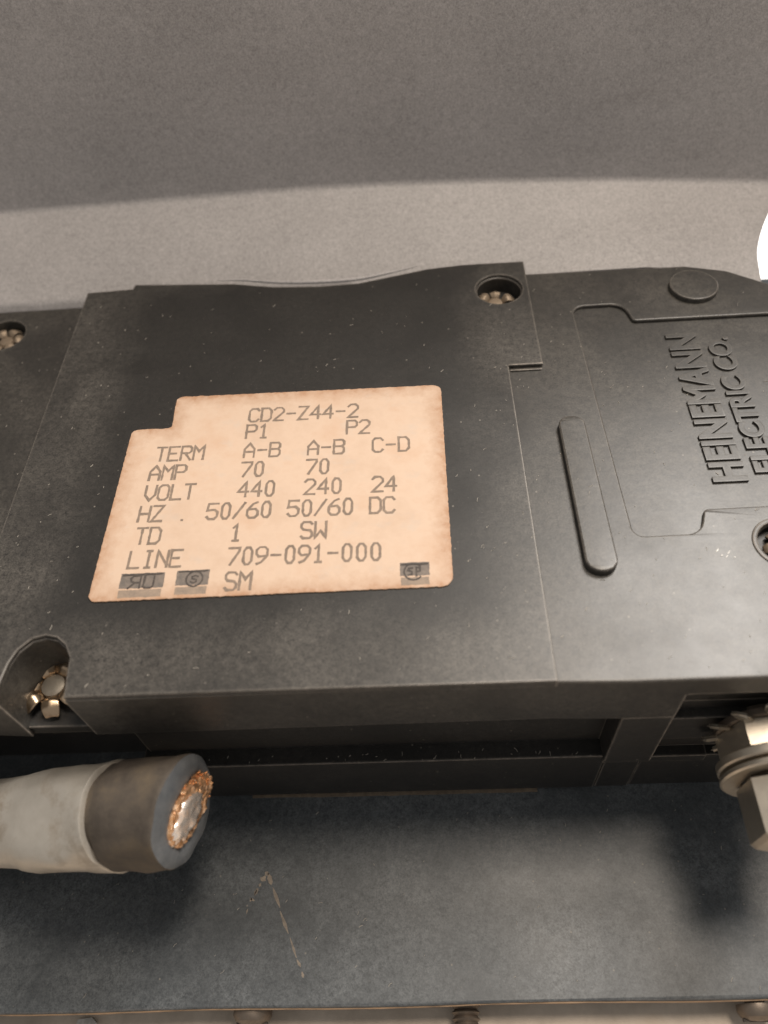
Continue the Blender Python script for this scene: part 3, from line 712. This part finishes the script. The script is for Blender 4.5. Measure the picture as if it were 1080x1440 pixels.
# copper core: torn lump standing a little proud
bm = bmesh.new(); rings = []; J = 22; NC = 110
for j in range(J):
    q = 1-j/(J-0.5); ring = []
    for k in range(NC):
        a = 2*math.pi*k/NC; rag = 1+0.07*noise.noise((math.cos(a)*3, math.sin(a)*3, 8))+0.04*noise.noise((math.cos(a)*9, math.sin(a)*9, 2))
        u = Vector((-0.16+(0.54*math.cos(a)-.26*math.sin(a))*q*rag, 0.02+0.65*math.sin(a)*q*rag)); r = u.length; aa = math.atan2(u.y, u.x)
        st = 0.60*noise.noise((u.x*8, u.y*8, 4))+0.55*noise.noise((u.x*17, u.y*17, 6))
        lift = 0.25+0.9*max(0, u.y-.15)+0.55*st*(1.0)+(0.3 if j else -0.5)
        ring.append(cable_pt(cut_s(aa, r)+lift, aa, r*R0))
    rings.append(ring)
loft(bm, rings, False, True); core = from_bm('copper_core', bm, cab, M['copper'], 70, OCB)
# the patch the cutter left flat; its white shine is put into the colour
bm = bmesh.new(); rings = []
for j in range(6):
    q = 1-j/5.5; ring = []
    for k in range(40):
        a = 2*math.pi*k/40; rag = 1+0.30*noise.noise((math.cos(a)*2.2, math.sin(a)*2.2, 18))+0.22*noise.noise((math.cos(a)*6, math.sin(a)*6, 3))
        u = Vector((-0.06+(0.37*math.cos(a)-.20*math.sin(a))*q*rag, -0.10+0.50*math.sin(a)*q*rag)); r = u.length; aa = math.atan2(u.y, u.x)
        ring.append(cable_pt(cut_s(aa, r)+(0.98 if j else .1)+0.34*noise.noise((u.x*7, u.y*7, 5)), aa, r*R0))
    rings.append(ring)
loft(bm, rings, False, True); from_bm('sheared_patch', bm, core, M['sheared'], 70, OCB)
# loose wire ends round the torn side
bm = bmesh.new(); rnd = random.Random(5)
for i in range(46):
    a = rnd.uniform(-0.3, math.pi+1.0); q = rnd.uniform(.72, 1.02)
    u = Vector((-0.16+(0.52*math.cos(a)-.25*math.sin(a))*q, 0.02+0.63*math.sin(a)*q)); r = u.length; aa = math.atan2(u.y, u.x)
    p = cable_pt(cut_s(aa, r)-.3, aa, r*R0); d = (axis*1.0+near*rnd.uniform(-.2, .7)+upv*rnd.uniform(-.2, .8)).normalized(); l = rnd.uniform(.5, 1.0)+(0.7 if u.y > .4 else 0)
    s1 = d.orthogonal().normalized(); s2 = d.cross(s1); rw = rnd.uniform(.13, .24)
    rings = [[p+d*l*t+(s1*math.cos(k*math.pi/3)+s2*math.sin(k*math.pi/3))*rw*w for k in range(6)] for t, w in ((0, 1), (.6, 1), (1, .8))]
    loft(bm, rings)
from_bm('wire_ends', bm, core, M['copper'], 40, OCB)['kind'] = 'stuff'
# metal sleeve, pressed a little flat, running off to the left and down to the plate
bm = bmesh.new(); rings = []
path = [(-9.7, 0, 1.03, 1.0), (-9.8, 0, 1.06, 1.015), (-10.4, 0, 1.055, 1.01), (-12, 0, 1.02, .985), (-13.5, 0, 1.0, .97), (-15, 0, .99, .965), (-17, 0, .98, .955), (-19, 0, .96, .945), (-21.0, 0, .95, .93), (-22.4, 0, .93, .91), (-24, 0, .88, .87), (-27, 0, .86, .84), (-30, 0, .84, .82), (-38, -.6, .78, .78), (-48, -2.5, .76, .80), (-58, -5, .7, .8)]
for s, dz, sn, su in path:
    ring = []
    for k in range(N):
        a = 2*math.pi*k/N; fx = 0.90+0.10*abs(math.cos(a*1.5+0.3))
        c, sn_ = math.cos(a), math.sin(a); pw = 1.0-0.48*min(1, max(0, (-11-s)/4))
        c2 = math.copysign(abs(c)**pw, c); s2 = math.copysign(abs(sn_)**pw, sn_)
        p = E0+axis*(s-(0.9*c+0.6*sn_ if s > -12 else 0))+near*(c2*R0*sn)+upv*(s2*R0*su*0.985)+Vector((0, 0, dz)); d = (near*c+upv*sn_)
        p += d*(0.42*noise.noise(p*0.26)+0.14*noise.noise(p*0.9)); ring.append(p)
    rings.append(ring)
inner = [p-(p-(E0+axis*-9.7)).normalized()*0.7 for p in rings[0]]
loft(bm, [inner]+rings, False, True); from_bm('metal_sleeve', bm, cab, M['tin'], 50, OCB)['label'] = 'dirty grey metal sleeve pressed round the cable'
sp = W0-axis*26
bm = bmesh.new(); add_box(bm, sp.x-9, sp.x+5, sp.y-6, sp.y+6, PZ, sp.z-3); bmesh.ops.bevel(bm, geom=list(bm.edges), offset=.6, segments=2, affect='EDGES')
from_bm('support_clamp', bm, cab, M['tin'], 30, OCB)

# ------------------------------------------------------------------ lint and dust grains
def lint(name, n, region, z, parent, seed, off=(0, 0, 0), scale=1.0):
    rnd = random.Random(seed); bm = bmesh.new()
    for i in range(n):
        x = rnd.uniform(region[0], region[1]); y = rnd.uniform(region[2], region[3])
        if region[4] and -1 < x < 51 and -1 < y < 40: continue
        zz = z(x, y) if callable(z) else z
        if zz is None: continue
        l = rnd.choice([.18, .22, .3, .35, .5, .7])*scale*rnd.uniform(.7, 1.2); w = rnd.uniform(.05, .10)*scale
        a = rnd.gauss(0.9, 0.5); b = a+rnd.uniform(-.7, .7); p = Vector((x, y)); q = p+Vector((math.cos(a), math.sin(a)))*l*.5; r = q+Vector((math.cos(b), math.sin(b)))*l*.5
        pts = [p, q, r]; nn = [Vector((-math.sin(a), math.cos(a)))*w*.5]*2+[Vector((-math.sin(b), math.cos(b)))*w*.5]
        lo = [[bm.verts.new((*(p_+m), zz)), bm.verts.new((*(p_-m), zz))] for p_, m in zip(pts, nn)]
        h = rnd.uniform(.04, .10)
        hi = [[bm.verts.new((*(p_+m*.6), zz+h)), bm.verts.new((*(p_-m*.6), zz+h))] for p_, m in zip(pts, nn)]
        for k in range(2):
            bm.faces.new((hi[k][0], hi[k][1], hi[k+1][1], hi[k+1][0]))
            for s in (0, 1): bm.faces.new((lo[k][s], hi[k][s], hi[k+1][s], lo[k+1][s]))
        for e in (0, 2): bm.faces.new((lo[e][0], lo[e][1], hi[e][1], hi[e][0]))
    o = from_bm(name, bm, parent, M['dust'], 30, off); o['kind'] = 'stuff'; return o
def face_z(x, y):
    if y > 66: return None
    if math.hypot(x-61.6, y-62.7) < 4.6 or math.hypot(x-94.7, y-5.4) < 4.4: return None
    if -9.5 < x < .4 and y < -4.5: return None
    if x < -16.4: return -4.6
    if 67.3 < x < 72.3 and 1 < y < 30.5: return CT+1.15
    if 74 < x < 111 and 12 < y < 52: return CT-.65
    if (y < 42 and x > 62.2) or x > 67.3: return CT
    return 0.0
lint('lint', 210, (-28, 104, -13.2, 66, True), face_z, cb, 4)
lint('lint', 90, (50, 104, -13.2, 40, True), face_z, cb, 14)
lint('lint', 70, (-20, 98, -42.6, -14.5, False), PZ, bp, 9, OB)
lint('lint', 34, (10, 76, -12.8, -11.5, False), -28.9, cb, 12)
